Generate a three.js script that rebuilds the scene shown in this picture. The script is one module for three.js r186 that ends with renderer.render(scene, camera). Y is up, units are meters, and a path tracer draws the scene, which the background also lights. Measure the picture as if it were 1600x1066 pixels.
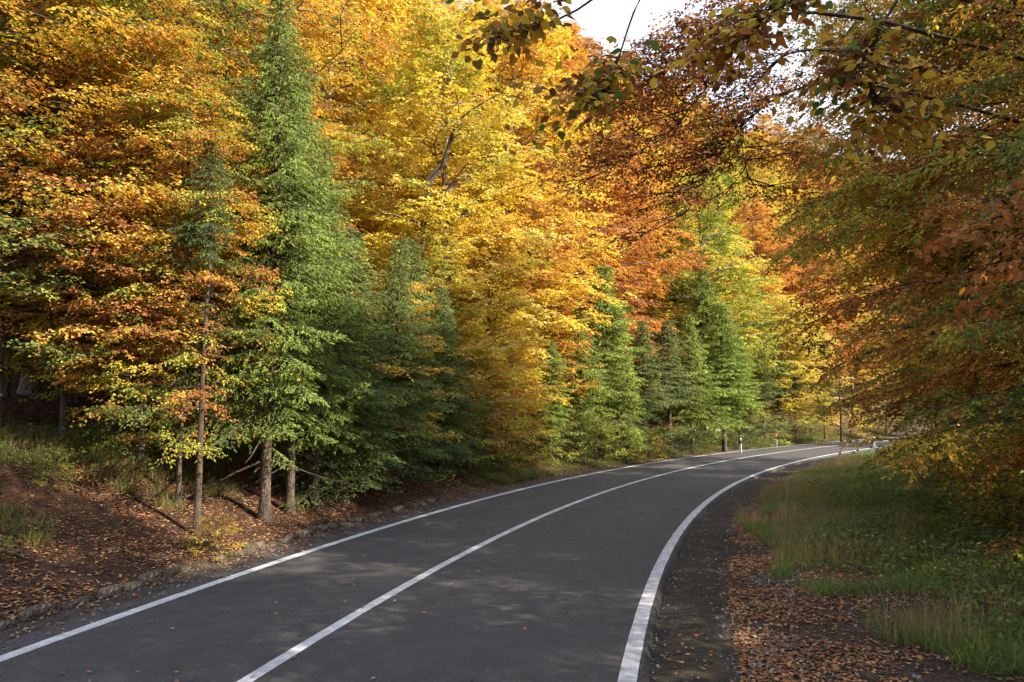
import * as THREE from 'three';

// ---------------------------------------------------------------- camera, sky, sun, exposure
const scene = new THREE.Scene();
const FOCAL = 1150, EYE = 2.2, PITCH = Math.atan((650 - 533) / FOCAL);
const camera = new THREE.PerspectiveCamera(2 * Math.atan(533 / FOCAL) * 180 / Math.PI, 1600 / 1066, 0.1, 900);
camera.position.set(0, EYE, 0);
camera.rotation.x = PITCH;

const SUN = new THREE.Vector3(0.94, 0, 0.34).normalize().multiplyScalar(Math.cos(0.62)).setY(Math.sin(0.62));
{
  const W = 128, H = 64, data = new Float32Array(W * H * 4);
  for (let j = 0; j < H; j++) for (let i = 0; i < W; i++) {
    const up = ((j + 0.5) / H - 0.5) * Math.PI, e = Math.max(0, Math.sin(up)), az = ((i + 0.5) / W - 0.5) * 2 * Math.PI;
    const c = Math.cos(az) * Math.cos(up) * SUN.x + Math.sin(up) * SUN.y + Math.sin(az) * Math.cos(up) * SUN.z;
    const k = Math.pow(e, 0.6), halo = 0.2 * Math.pow(Math.max(0, c), 8), o = (j * W + i) * 4;
    data[o] = 0.6 + (0.36 - 0.6) * k + halo; data[o + 1] = 0.615 + (0.425 - 0.615) * k + halo * 0.95; data[o + 2] = 0.635 + (0.55 - 0.635) * k + halo * 0.85; data[o + 3] = 1;
  }
  const sky = new THREE.DataTexture(data, W, H, THREE.RGBAFormat, THREE.FloatType);
  sky.mapping = THREE.EquirectangularReflectionMapping; sky.magFilter = THREE.LinearFilter; sky.needsUpdate = true;
  scene.background = sky; scene.environment = sky;
}
const sun = new THREE.DirectionalLight(new THREE.Color(1.0, 0.88, 0.68), 5);
sun.position.copy(SUN).multiplyScalar(120); sun.castShadow = true; sun.shadow.radius = 1;
Object.assign(sun.shadow.camera, { left: -110, right: 110, top: 90, bottom: -90, near: 1, far: 320 });
sun.shadow.mapSize.set(4096, 4096);
scene.add(sun, sun.target);

const renderer = new THREE.WebGLRenderer({ antialias: true });
renderer.toneMapping = THREE.LinearToneMapping;
renderer.toneMappingExposure = 2.9;
renderer.shadowMap.enabled = true;

// ---------------------------------------------------------------- small tools
let seedState = 7;
const seed = (n) => { seedState = (n * 2654435761) >>> 0; };
const rnd = () => { seedState = (seedState + 0x6d2b79f5) | 0; let t = Math.imul(seedState ^ (seedState >>> 15), 1 | seedState); t = (t + Math.imul(t ^ (t >>> 7), 61 | t)) ^ t; return ((t ^ (t >>> 14)) >>> 0) / 4294967296; };
const rr = (a, b) => a + (b - a) * rnd();
const gauss = () => (rnd() + rnd() + rnd() + rnd() - 2) * 1.0;
const clamp = (x, a, b) => Math.min(b, Math.max(a, x)), lerp = (a, b, t) => a + (b - a) * t;
const smooth = (a, b, x) => { const t = clamp((x - a) / (b - a), 0, 1); return t * t * (3 - 2 * t); };
const hash = (i, j) => { let h = Math.imul(i, 374761393) + Math.imul(j, 668265263); h = Math.imul(h ^ (h >>> 13), 1274126177); return ((h ^ (h >>> 16)) >>> 0) / 4294967296; };
const noise = (x, y) => { const i = Math.floor(x), j = Math.floor(y), u = x - i, v = y - j, s = u * u * (3 - 2 * u), t = v * v * (3 - 2 * v); return lerp(lerp(hash(i, j), hash(i + 1, j), s), lerp(hash(i, j + 1), hash(i + 1, j + 1), s), t); };
const fbm = (x, y, n = 4) => { let s = 0, a = 0.5, t = 0; for (let k = 0; k < n; k++) { s += a * noise(x, y); t += a; x = x * 2.03 + 17.1; y = y * 2.03 + 5.7; a *= 0.5; } return s / t; };
const V = (x, y, z) => new THREE.Vector3(x, y, z);
const taken = new Map();
const numbered = (n) => { const k = taken.get(n) ?? 0; taken.set(n, k + 1); return k ? n + '_' + String(k).padStart(3, '0') : n; };
const shade = (o) => { o.traverse((m) => { if (m.isMesh) { m.castShadow = true; m.receiveShadow = true; } }); return o; };
function put(o, name, data) { o.name = numbered(name); Object.assign(o.userData, data); scene.add(o); return shade(o); }
function mesh(name, g, m, parent, kind) { const o = new THREE.Mesh(g, m); o.name = name; if (kind) o.userData.kind = kind; if (parent) parent.add(o); return shade(o); }
// a point seen in the direction of a picture position, at a forward distance
function sight(px, py, d) {
  const u = (px - 800) / FOCAL, v = (533 - py) / FOCAL, c = Math.cos(PITCH), s = Math.sin(PITCH), k = d / (c - v * s);
  return V(u * k, EYE + (s + v * c) * k, -d);
}

// ---------------------------------------------------------------- textures
function texture(n, f, srgb) {
  const d = new Uint8Array(n * n * 4);
  for (let j = 0; j < n; j++) for (let i = 0; i < n; i++) { const c = f(i, j), o = (j * n + i) * 4; d[o] = clamp(c[0], 0, 255); d[o + 1] = clamp(c[1], 0, 255); d[o + 2] = clamp(c[2], 0, 255); d[o + 3] = 255; }
  const t = new THREE.DataTexture(d, n, n); t.wrapS = t.wrapT = THREE.RepeatWrapping; t.magFilter = THREE.LinearFilter; t.minFilter = THREE.LinearMipmapLinearFilter; t.generateMipmaps = true;
  if (srgb) t.colorSpace = THREE.SRGBColorSpace;
  t.needsUpdate = true; return t;
}
// value noise that tiles over n cells
const tnoise = (x, y, n) => { const i = Math.floor(x), j = Math.floor(y), u = x - i, v = y - j, s = u * u * (3 - 2 * u), t = v * v * (3 - 2 * v), m = (a) => ((a % n) + n) % n; return lerp(lerp(hash(m(i), m(j) + 999), hash(m(i + 1), m(j) + 999), s), lerp(hash(m(i), m(j + 1) + 999), hash(m(i + 1), m(j + 1) + 999), s), t); };
seed(11);
const asphaltMap = texture(1024, (i, j) => {
  const g = tnoise(i / 2.4, j / 2.4, 426) * 0.55 + hash(i, j) * 0.45, s = hash(i >> 1, (j >> 1) + 31), b = tnoise(i / 64, j / 64, 16) * 0.6 + tnoise(i / 16, j / 16, 64) * 0.4;
  const q = hash(i >> 2, (j >> 2) + 77), v = 168 + (g - 0.5) * 110 + (b - 0.5) * 40 + (s > 0.975 ? 70 : 0) - (s < 0.03 ? 60 : 0) + (q > 0.97 ? 45 : q < 0.04 ? -45 : 0);
  return [v, v * 0.985, v * 0.985];
}, true);
const asphaltBump = texture(512, (i, j) => { const v = 255 * (tnoise(i / 3, j / 3, 170) * 0.6 + hash(i, j) * 0.4); return [v, v, v]; });
const paintMap = texture(512, (i, j) => {
  const b = tnoise(i / 40, j / 40, 13), f = tnoise(i / 5, j / 5, 102), c = tnoise(i / 2.5, j / 2.5, 204);
  let v = 236 - b * 38 - f * 26; if (c > 0.8 && f > 0.4 + 0.3 * (1 - b)) v *= 0.4; if (hash(i >> 1, j >> 1) > 0.982) v *= 0.45;
  return [v, v * 0.995, v];
}, true);
const soilMap = texture(1024, (i, j) => {
  const a = tnoise(i / 9, j / 14, 113), b = tnoise(i / 3.2, j / 3.2, 320), c = tnoise(i / 90, j / 90, 11), h = hash(i, j);
  const v = 120 + (a - 0.5) * 120 + (b - 0.5) * 110 + (c - 0.5) * 50 + (h - 0.5) * 50, w = tnoise(i / 20 + 300, j / 20, 51);
  return [v * 1.12, v * (0.95 + 0.1 * w), v * (0.86 + 0.1 * w)];
}, true);
const soilBump = texture(512, (i, j) => { const v = 255 * (tnoise(i / 7, j / 7, 73) * 0.5 + tnoise(i / 2.5, j / 2.5, 204) * 0.5); return [v, v, v]; });
const barkMap = texture(512, (i, j) => {
  const a = tnoise(i / 28, j / 50, 18), f = tnoise(i / 4, j / 9, 128), m = tnoise(i / 14 + 77, j / 9, 36); let v = 175 + (f - 0.5) * 70 + (a - 0.5) * 70;
  if (m > 0.74) v *= 0.62; return [v, v * 0.98, v * 0.95];
}, true);
const barkBump = texture(512, (i, j) => { const v = 255 * (tnoise(i / 5, j / 12, 102) * 0.7 + tnoise(i / 2.5, j / 2.5, 204) * 0.3); return [v, v, v]; });

const M = {
  leaf: new THREE.MeshPhysicalMaterial({ name: 'leaf', vertexColors: true, roughness: 1, transmission: 0.42, thickness: 0, specularIntensity: 0.5, side: THREE.DoubleSide }),
  needle: new THREE.MeshPhysicalMaterial({ name: 'needle', vertexColors: true, roughness: 1, transmission: 0.2, thickness: 0, specularIntensity: 0.5, side: THREE.DoubleSide }),
  grass: new THREE.MeshPhysicalMaterial({ name: 'grass', vertexColors: true, roughness: 1, transmission: 0.35, thickness: 0, specularIntensity: 0.5, side: THREE.DoubleSide }),
  fallen: new THREE.MeshStandardMaterial({ name: 'fallen', roughness: 0.85, side: THREE.DoubleSide }),
  beechBark: new THREE.MeshStandardMaterial({ name: 'beech_bark', color: new THREE.Color().setRGB(0.5, 0.46, 0.4), map: barkMap, bumpMap: barkBump, bumpScale: 0.01, roughness: 0.92 }),
  darkBark: new THREE.MeshStandardMaterial({ name: 'dark_bark', color: new THREE.Color().setRGB(0.2, 0.16, 0.13), map: barkMap, bumpMap: barkBump, bumpScale: 0.02, roughness: 0.95 }),
  spruceBark: new THREE.MeshStandardMaterial({ name: 'spruce_bark', color: new THREE.Color().setRGB(0.21, 0.16, 0.125), map: barkMap, bumpMap: barkBump, bumpScale: 0.02, roughness: 0.95 }),
  asphalt: new THREE.MeshStandardMaterial({ name: 'asphalt', color: new THREE.Color().setRGB(0.118, 0.113, 0.114), map: asphaltMap, bumpMap: asphaltBump, bumpScale: 0.006, roughness: 0.82, vertexColors: true }),
  shoulder: new THREE.MeshStandardMaterial({ name: 'shoulder', map: soilMap, bumpMap: soilBump, bumpScale: 0.015, roughness: 0.95, vertexColors: true }),
  paint: new THREE.MeshStandardMaterial({ name: 'paint', color: new THREE.Color().setRGB(0.82, 0.82, 0.84), map: paintMap, roughness: 0.7 }),
  soil: new THREE.MeshStandardMaterial({ name: 'soil', map: soilMap, bumpMap: soilBump, bumpScale: 0.03, roughness: 1, vertexColors: true }),
  stone: new THREE.MeshStandardMaterial({ name: 'stone', color: new THREE.Color().setRGB(0.36, 0.35, 0.32), map: soilMap, bumpMap: soilBump, bumpScale: 0.02, roughness: 0.95 }),
  postWhite: new THREE.MeshStandardMaterial({ name: 'post_white', color: new THREE.Color().setRGB(0.75, 0.75, 0.73), roughness: 0.5 }),
  postBlack: new THREE.MeshStandardMaterial({ name: 'post_black', color: new THREE.Color().setRGB(0.03, 0.03, 0.03), roughness: 0.5 }),
  reflector: new THREE.MeshPhysicalMaterial({ name: 'reflector', color: new THREE.Color().setRGB(0.5, 0.05, 0.03), roughness: 0.25, clearcoat: 1 }),
};

// ---------------------------------------------------------------- the road's course and the lie of the land
const LEFT = 2.5, RIGHT = 3.1;            // from the centre line to the two edge lines
const heading = (s) => { const a = clamp(s, -14, 60); return 0.207 + 0.012828 * a - 0.0000546545 * a * a - 4.12e-7 * a * a * a + (s > 60 ? (s - 60) * 0.0035 : 0); };
const course = []; const S0 = -70, S1 = 260, DS = 0.5;
{
  let x = -2.293, z = 6.018; const fwd = [];
  for (let s = 0; s <= S1; s += DS) { const a = heading(s + DS / 2); fwd.push([s, x, z, heading(s)]); x += Math.sin(a) * DS; z += Math.cos(a) * DS; }
  x = -2.293; z = 6.018; const back = [];
  for (let s = 0; s > S0; s -= DS) { const a = heading(s - DS / 2); x -= Math.sin(a) * DS; z -= Math.cos(a) * DS; back.unshift([s - DS, x, z, heading(s - DS)]); }
  course.push(...back, ...fwd);
}
function road(s, o, y = 0) {            // a point of the road's own net: s along it, o to its left
  const k = clamp((s - S0) / DS, 0, course.length - 1.001), i = Math.floor(k), t = k - i, a = course[i], b = course[i + 1];
  const th = lerp(a[3], b[3], t);
  return V(lerp(a[1], b[1], t) - Math.cos(th) * o, y, -(lerp(a[2], b[2], t) + Math.sin(th) * o));
}
function net(x, z) {                    // the inverse: [s, o]
  const Z = -z; let best = 1e9, bi = 0;
  for (let i = 0; i < course.length; i += 8) { const d = (course[i][1] - x) ** 2 + (course[i][2] - Z) ** 2; if (d < best) { best = d; bi = i; } }
  for (let i = Math.max(0, bi - 8); i <= Math.min(course.length - 1, bi + 8); i++) { const d = (course[i][1] - x) ** 2 + (course[i][2] - Z) ** 2; if (d <= best) { best = d; bi = i; } }
  const c = course[bi], dx = x - c[1], dz = Z - c[2];
  return [c[0] + dx * Math.sin(c[3]) + dz * Math.cos(c[3]), -dx * Math.cos(c[3]) + dz * Math.sin(c[3])];
}
const curveOf = (table) => (o) => { for (let k = 1; k < table.length; k++) if (o <= table[k][0]) { const [a, p] = table[k - 1], [b, q] = table[k]; const t = clamp((o - a) / (b - a), 0, 1); return lerp(p, q, t * t * (3 - 2 * t) * 0.5 + t * 0.5); } return table[table.length - 1][1]; };
const leftRise = curveOf([[0, -0.03], [3.3, -0.03], [3.55, 0.05], [4.2, 0.25], [5.2, 0.62], [6.6, 1.45], [7.6, 1.85], [12, 2.7], [20, 5], [32, 11.5], [50, 23], [80, 40], [130, 60], [300, 70]]);
const rightFall = curveOf([[0, -0.16], [3.2, -0.16], [4.1, -0.075], [5.2, -0.02], [6.6, 0.05], [8.4, -0.05], [10.5, -0.55], [14, -1.7], [25, -4.5], [60, -9], [130, -12], [300, -6]]);
function rise(s, o, x, z) {
  const n = fbm(x * 0.35 + 40, z * 0.35, 4) - 0.5, b = fbm(x * 0.06, z * 0.06 + 9, 3) - 0.5;
  if (o >= 0) {
    const bank = lerp(1, 0.62, smooth(14, 30, s)), a = smooth(3.35, 4.6, o);
    return leftRise(o) * lerp(bank, 1, smooth(8, 24, o)) * (1 + 0.7 * smooth(48, 95, s) * smooth(10, 26, o)) + n * (0.1 * a + 0.45 * smooth(4.5, 9, o)) + b * 3.2 * smooth(10, 40, o);
  }
  const p = -o, a = smooth(4.2, 5.6, p);
  return rightFall(p) + n * (0.08 * a + 0.3 * smooth(7, 12, p)) + b * 2 * smooth(14, 40, p) + 0.35 * smooth(30, 48, s) * Math.exp(-(((p - 8.5) / 2.4) ** 2));
}
const ground = (x, z) => { const [s, o] = net(x, z); return rise(s, o, x, z); };

function ribbon(s0, s1, ds, offsets, height, color, uvScale) {   // a sheet in the road's net
  const pos = [], uv = [], col = [], idx = [], n = offsets.length; let rows = 0;
  for (let s = s0; s <= s1 + 1e-6; s += typeof ds === 'function' ? ds(s) : ds, rows++) for (const oo of offsets) {
    const o = typeof oo === 'function' ? oo(s) : oo, p = road(s, o), h = height(s, o, p.x, p.z);
    pos.push(p.x, h, p.z); uv.push(o / uvScale, s / uvScale); if (color) col.push(...color(s, o, p.x, p.z));
  }
  for (let r = 0; r < rows - 1; r++) for (let c = 0; c < n - 1; c++) { const a = r * n + c, b = a + 1, d = a + n, e = d + 1; idx.push(a, b, e, a, e, d); }
  const g = new THREE.BufferGeometry();
  g.setAttribute('position', new THREE.Float32BufferAttribute(pos, 3)); g.setAttribute('uv', new THREE.Float32BufferAttribute(uv, 2));
  if (color) g.setAttribute('color', new THREE.Float32BufferAttribute(col, 3));
  g.setIndex(idx); g.computeVertexNormals(); return g;
}
const span = (a, b, n) => Array.from({ length: n + 1 }, (_, k) => a + (b - a) * k / n);

// near ground in the road's net
const groundTone = (s, o, x, z) => {
  const n = fbm(x * 0.9, z * 0.9, 4), m = fbm(x * 0.22 + 9, z * 0.22, 3); let c = [0.17, 0.09, 0.042];
  if (o < 0) {
    const p = -o, g = smooth(5.2, 6.6, p + (n - 0.5) * 2.2);
    c = [lerp(0.2, 0.13, g), lerp(0.145, 0.12, g), lerp(0.105, 0.055, g)];
    const gravel = smooth(0.5, 0.62, fbm(x * 1.7 + 5, z * 1.7, 3)) * (1 - smooth(5, 6.2, p)); c = c.map((v, k) => lerp(v, [0.2, 0.19, 0.185][k], gravel));
  } else {
    const g = smooth(0.52, 0.66, m) * smooth(3.8, 5, o) * 0.8 + smooth(16, 24, s) * (1 - smooth(5.5, 8, o)) * 0.7; c = c.map((v, k) => lerp(v, [0.1, 0.095, 0.035][k], clamp(g, 0, 1)));
    const grit = 1 - smooth(3.25, 3.7, o + (n - 0.5) * 0.4); c = c.map((v, k) => lerp(v, [0.2, 0.185, 0.17][k], grit));
  }
  const j = 0.75 + 0.5 * n; return c.map((v) => v * j);
};
const rowStep = (s) => (s < 30 ? 0.4 : s < 70 ? 0.8 : 2);
put(mesh('', ribbon(-40, 150, rowStep, [...span(-40, -12, 20), ...span(-11.5, -4, 30), -3.6, -2, 2, ...span(2.6, 9, 34), ...span(9.5, 44, 44)], rise, groundTone, 1.6), M.soil), 'forest_floor', { kind: 'structure' });
// the far land as one sheet, a little under the near one where they overlap
{
  const pos = [], uv = [], col = [], idx = [], N = 150, at = (k) => { const t = k / N * 2 - 1; return Math.sign(t) * (Math.abs(t) * 90 + Math.pow(Math.abs(t), 4) * 410); };
  for (let j = 0; j <= N; j++) for (let i = 0; i <= N; i++) {
    const x = at(i) + 25, z = at(j) - 45, [s, o] = net(x, z), inner = (1 - smooth(34, 43, Math.abs(o + (o < 0 ? -4 : 0)))) * (1 - smooth(135, 149, s)) * smooth(-39, -30, s);
    pos.push(x, rise(s, o, x, z) - 0.9 * inner - 0.02, z); uv.push(x / 3, z / 3); const n = 0.7 + 0.6 * fbm(x * 0.3, z * 0.3, 3); col.push(0.2 * n, 0.115 * n, 0.05 * n);
  }
  for (let j = 0; j < N; j++) for (let i = 0; i < N; i++) { const a = j * (N + 1) + i; idx.push(a, a + N + 1, a + 1, a + 1, a + N + 1, a + N + 2); }
  const g = new THREE.BufferGeometry(); g.setAttribute('position', new THREE.Float32BufferAttribute(pos, 3)); g.setAttribute('uv', new THREE.Float32BufferAttribute(uv, 2)); g.setAttribute('color', new THREE.Float32BufferAttribute(col, 3)); g.setIndex(idx); g.computeVertexNormals();
  put(mesh('', g, M.soil), 'hillside_terrain', { kind: 'structure' });
}
// carriageway: a slab with a real edge on the right, feathering into grit on the left
const wearTone = (s, o, x, z) => { const n = 0.86 + 0.24 * fbm(x * 0.5, z * 0.5, 4) + 0.16 * (fbm(o * 2.2, s * 0.12, 3) - 0.5) + (Math.abs(o + 1.55 + 0.1 * noise(s * 0.2, 5)) < 0.06 ? 0.1 : 0); return [n, n, n * 1.005]; };
const EDGE = (s) => -RIGHT - 0.1 - 0.05 * (fbm(s * 1.7, 3, 3) - 0.5) - 0.045 * noise(s * 4.3, 6), LEDGE = (s) => LEFT + 0.42 + 0.3 * (fbm(s * 0.9, 8, 3) - 0.5);
{
  const e0 = (s) => EDGE(s) - 0.05;
  const h = (s, o) => (o < EDGE(s) - 0.01 ? -0.13 : o > LEDGE(s) - 0.02 ? -0.02 : 0);
  put(mesh('', ribbon(-40, 200, (s) => (s < 22 ? 0.2 : s < 50 ? 0.5 : 1.5), [e0, EDGE, ...span(-3.05, 2.4, 44), (s) => LEDGE(s) - 0.12, LEDGE], h, wearTone, 2.4), M.asphalt), 'road', { kind: 'structure' });
  const line = (o, w, name, s0 = -40) => put(mesh('', ribbon(s0, 180, (s) => (s < 50 ? 0.5 : 1.5), [(s) => o - w / 2 - 0.008 * (noise(s * 3, o) - 0.5), (s) => o + w / 2 + 0.008 * (noise(s * 3 + 50, o) - 0.5)], () => 0.004, null, 0.9), M.paint), name, { kind: 'structure' });
  line(LEFT, 0.15, 'road_marking_left_edge_line'); line(0, 0.13, 'road_marking_centre_line'); line(-RIGHT, 0.155, 'road_marking_right_edge_line');
}
// old worn shoulder strip to the right and grit strip to the left
put(mesh('', ribbon(-40, 60, 0.3, [-3.2, -3.4, -3.7, (s) => -4.02 - 0.2 * fbm(s * 1.3, 2, 3) - 0.25 * smooth(6, 0, s), (s) => -4.2 - 0.45 * fbm(s * 1.3, 2, 3)], (s, o, x, z) => (o < -4.1 ? -0.12 : -0.1 + 0.06 * smooth(3.3, 3.9, -o) + 0.015 * fbm(x * 2, z * 2, 2)), (s, o, x, z) => { const n = 0.75 + 0.5 * fbm(x * 1.8, z * 1.8, 4); return [0.1 * n, 0.1 * n, 0.078 * n]; }, 0.9), M.shoulder), 'shoulder_strip', { kind: 'structure' });
put(mesh('', ribbon(-20, 70, 0.4, [2.7, 3.0, (s) => 3.3 + 0.1 * fbm(s, 4, 2), (s) => 3.5 + 0.3 * fbm(s, 4, 2)], (s, o) => (o < 2.8 ? -0.025 : o > 3.45 ? -0.03 : -0.012), (s, o, x, z) => { const n = 0.7 + 0.6 * fbm(x * 1.4, z * 1.4, 4); return [0.2 * n, 0.185 * n, 0.18 * n]; }, 0.9), M.shoulder), 'gutter_strip', { kind: 'structure' });

// ---------------------------------------------------------------- wood and foliage builders
class Foliage {
  constructor(cap) { this.p = new Float32Array(cap * 12); this.c = new Float32Array(cap * 12); this.n = 0; this.cap = cap; }
  // a leaf folded along its midrib: base, left, tip, right
  leaf(x, y, z, dx, dy, dz, nx, ny, nz, len, wid, r, g, b) {
    if (this.n >= this.cap) return;
    let l = Math.hypot(dx, dy, dz) || 1; dx /= l; dy /= l; dz /= l;
    let sx = dy * nz - dz * ny, sy = dz * nx - dx * nz, sz = dx * ny - dy * nx; l = Math.hypot(sx, sy, sz) || 1; sx /= l; sy /= l; sz /= l;
    const ux = sy * dz - sz * dy, uy = sz * dx - sx * dz, uz = sx * dy - sy * dx, m = len * 0.45, w = wid * 0.5, f = wid * 0.14, o = this.n * 12, P = this.p, C = this.c;
    P[o] = x; P[o + 1] = y; P[o + 2] = z;
    P[o + 3] = x + dx * m + sx * w + ux * f; P[o + 4] = y + dy * m + sy * w + uy * f; P[o + 5] = z + dz * m + sz * w + uz * f;
    P[o + 6] = x + dx * len - ux * f; P[o + 7] = y + dy * len - uy * f; P[o + 8] = z + dz * len - uz * f;
    P[o + 9] = x + dx * m - sx * w + ux * f; P[o + 10] = y + dy * m - sy * w + uy * f; P[o + 11] = z + dz * m - sz * w + uz * f;
    for (let k = 0; k < 12; k += 3) { C[o + k] = r; C[o + k + 1] = g; C[o + k + 2] = b; }
    this.n++;
  }
  // the same leaves with a rounded, slightly curled outline for boughs close by
  rounded() {
    const pos = [], col = [], idx = [], P = this.p, a = V(), l = V(), t = V(), r = V(), rim = [[0, 0], [0.16, 0.62], [0.38, 1], [0.64, 0.88], [0.86, 0.42], [1, 0]];
    for (let i = 0; i < this.n; i++) {
      const o = i * 12, q = pos.length / 3; a.fromArray(P, o); l.fromArray(P, o + 3); t.fromArray(P, o + 6); r.fromArray(P, o + 9);
      const mx = (l.x + r.x) / 2, my = (l.y + r.y) / 2, mz = (l.z + r.z) / 2, hx = (l.x - r.x) / 2, hy = (l.y - r.y) / 2, hz = (l.z - r.z) / 2;
      for (const [u, w] of rim) { const k = 2 * u * (1 - u), cx = a.x * (1 - u) ** 2 + mx * k + t.x * u * u, cy = a.y * (1 - u) ** 2 + my * k + t.y * u * u, cz = a.z * (1 - u) ** 2 + mz * k + t.z * u * u; for (const e of [1, 0, -1]) { pos.push(cx + hx * w * e, cy + hy * w * e - (e ? 0 : 0.004), cz + hz * w * e); col.push(this.c[o], this.c[o + 1], this.c[o + 2]); } }
      for (let k = 0; k < 5; k++) for (const e of [0, 1]) { const v = q + k * 3 + e; idx.push(v, v + 1, v + 4, v, v + 4, v + 3); }
    }
    const g = new THREE.BufferGeometry(); g.setAttribute('position', new THREE.Float32BufferAttribute(pos, 3)); g.setAttribute('color', new THREE.Float32BufferAttribute(col, 3)); g.setIndex(idx); return g;
  }
  geometry() {
    const g = new THREE.BufferGeometry(), idx = new Uint32Array(this.n * 6);
    for (let i = 0, o = 0, v = 0; i < this.n; i++, v += 4) { idx[o++] = v; idx[o++] = v + 1; idx[o++] = v + 2; idx[o++] = v; idx[o++] = v + 2; idx[o++] = v + 3; }
    g.setAttribute('position', new THREE.BufferAttribute(this.p.slice(0, this.n * 12), 3)); g.setAttribute('color', new THREE.BufferAttribute(this.c.slice(0, this.n * 12), 3)); g.setIndex(new THREE.BufferAttribute(idx, 1)); return g;
  }
}
class Wood {
  constructor() { this.p = []; this.u = []; this.i = []; }
  tube(pts, radii, sides = 6) {
    const base = this.p.length / 3, t = V(), a = V(), b = V(), up = V(0, 1, 0); let run = 0;
    for (let k = 0; k < pts.length; k++) {
      t.copy(pts[Math.min(k + 1, pts.length - 1)]).sub(pts[Math.max(k - 1, 0)]).normalize();
      if (k) run += pts[k].distanceTo(pts[k - 1]);
      a.crossVectors(Math.abs(t.y) > 0.9 ? V(1, 0, 0) : up, t).normalize(); b.crossVectors(t, a);
      for (let j = 0; j <= sides; j++) { const w = j / sides * Math.PI * 2, r = radii[k], c = Math.cos(w) * r, s = Math.sin(w) * r; this.p.push(pts[k].x + a.x * c + b.x * s, pts[k].y + a.y * c + b.y * s, pts[k].z + a.z * c + b.z * s); this.u.push(j / sides * Math.max(0.25, Math.round(r * 8) / 2), run * 0.6); }
    }
    const m = sides + 1;
    for (let k = 0; k < pts.length - 1; k++) for (let j = 0; j < sides; j++) { const q = base + k * m + j; this.i.push(q, q + 1, q + m + 1, q, q + m + 1, q + m); }
  }
  geometry() { const g = new THREE.BufferGeometry(); g.setAttribute('position', new THREE.Float32BufferAttribute(this.p, 3)); g.setAttribute('uv', new THREE.Float32BufferAttribute(this.u, 2)); g.setIndex(this.i); g.computeVertexNormals(); return g; }
}
// autumn colours as real base colours (linear)
const C = { gold: [0.65, 0.43, 0.045], yellow: [0.7, 0.56, 0.06], orange: [0.58, 0.28, 0.04], copper: [0.4, 0.155, 0.03], rust: [0.26, 0.09, 0.025], brown: [0.19, 0.085, 0.03], lime: [0.36, 0.38, 0.04], green: [0.14, 0.2, 0.03], deep: [0.06, 0.1, 0.025], cream: [0.62, 0.5, 0.12] };
const PAL = {
  orange: [[C.orange, 4], [C.gold, 3.4], [C.copper, 0.9], [C.yellow, 1.4]],
  gold: [[C.gold, 4], [C.yellow, 3], [C.orange, 1.5], [C.lime, 0.5]],
  yellow: [[C.yellow, 4], [C.lime, 1.5], [C.gold, 1.6], [C.cream, 1.8]],
  rust: [[C.copper, 2.6], [C.orange, 4], [C.rust, 1], [C.gold, 0.6]],
  mixed: [[C.orange, 2.2], [C.gold, 2.6], [C.copper, 1.1], [C.lime, 1.8], [C.yellow, 1.8]],
  lime: [[C.lime, 4], [C.green, 2.5], [C.yellow, 1]],
  umber: [[C.copper, 1.6], [C.rust, 0.9], [C.orange, 1.6], [C.green, 2.2], [C.lime, 1.5], [C.gold, 2]],
  olive: [[C.green, 2.6], [C.lime, 1.8], [C.copper, 1.6], [C.orange, 1.2], [C.gold, 1]],
  amber: [[C.gold, 2], [C.orange, 1.6], [C.copper, 1.7], [C.green, 1.5], [C.lime, 2], [C.yellow, 0.5]],
  russet: [[C.orange, 1.7], [C.gold, 1.6], [C.copper, 1.7], [C.rust, 0.8], [C.lime, 2], [C.green, 1.4]],
  maroon: [[C.rust, 4], [C.copper, 2], [C.brown, 1.4]],
};
function picker(pal) {
  const total = pal.reduce((a, e) => a + e[1], 0);
  return () => { let k = rnd() * total; for (const [c, w] of pal) if ((k -= w) <= 0) return c; return pal[0][0]; };
}
const tone = (a, b, t, j) => { const k = 1 + (rnd() - 0.5) * j, h = 1 + (rnd() - 0.5) * 0.25; return [lerp(a[0], b[0], t) * k, lerp(a[1], b[1], t) * k * h, lerp(a[2], b[2], t) * k]; };

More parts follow.
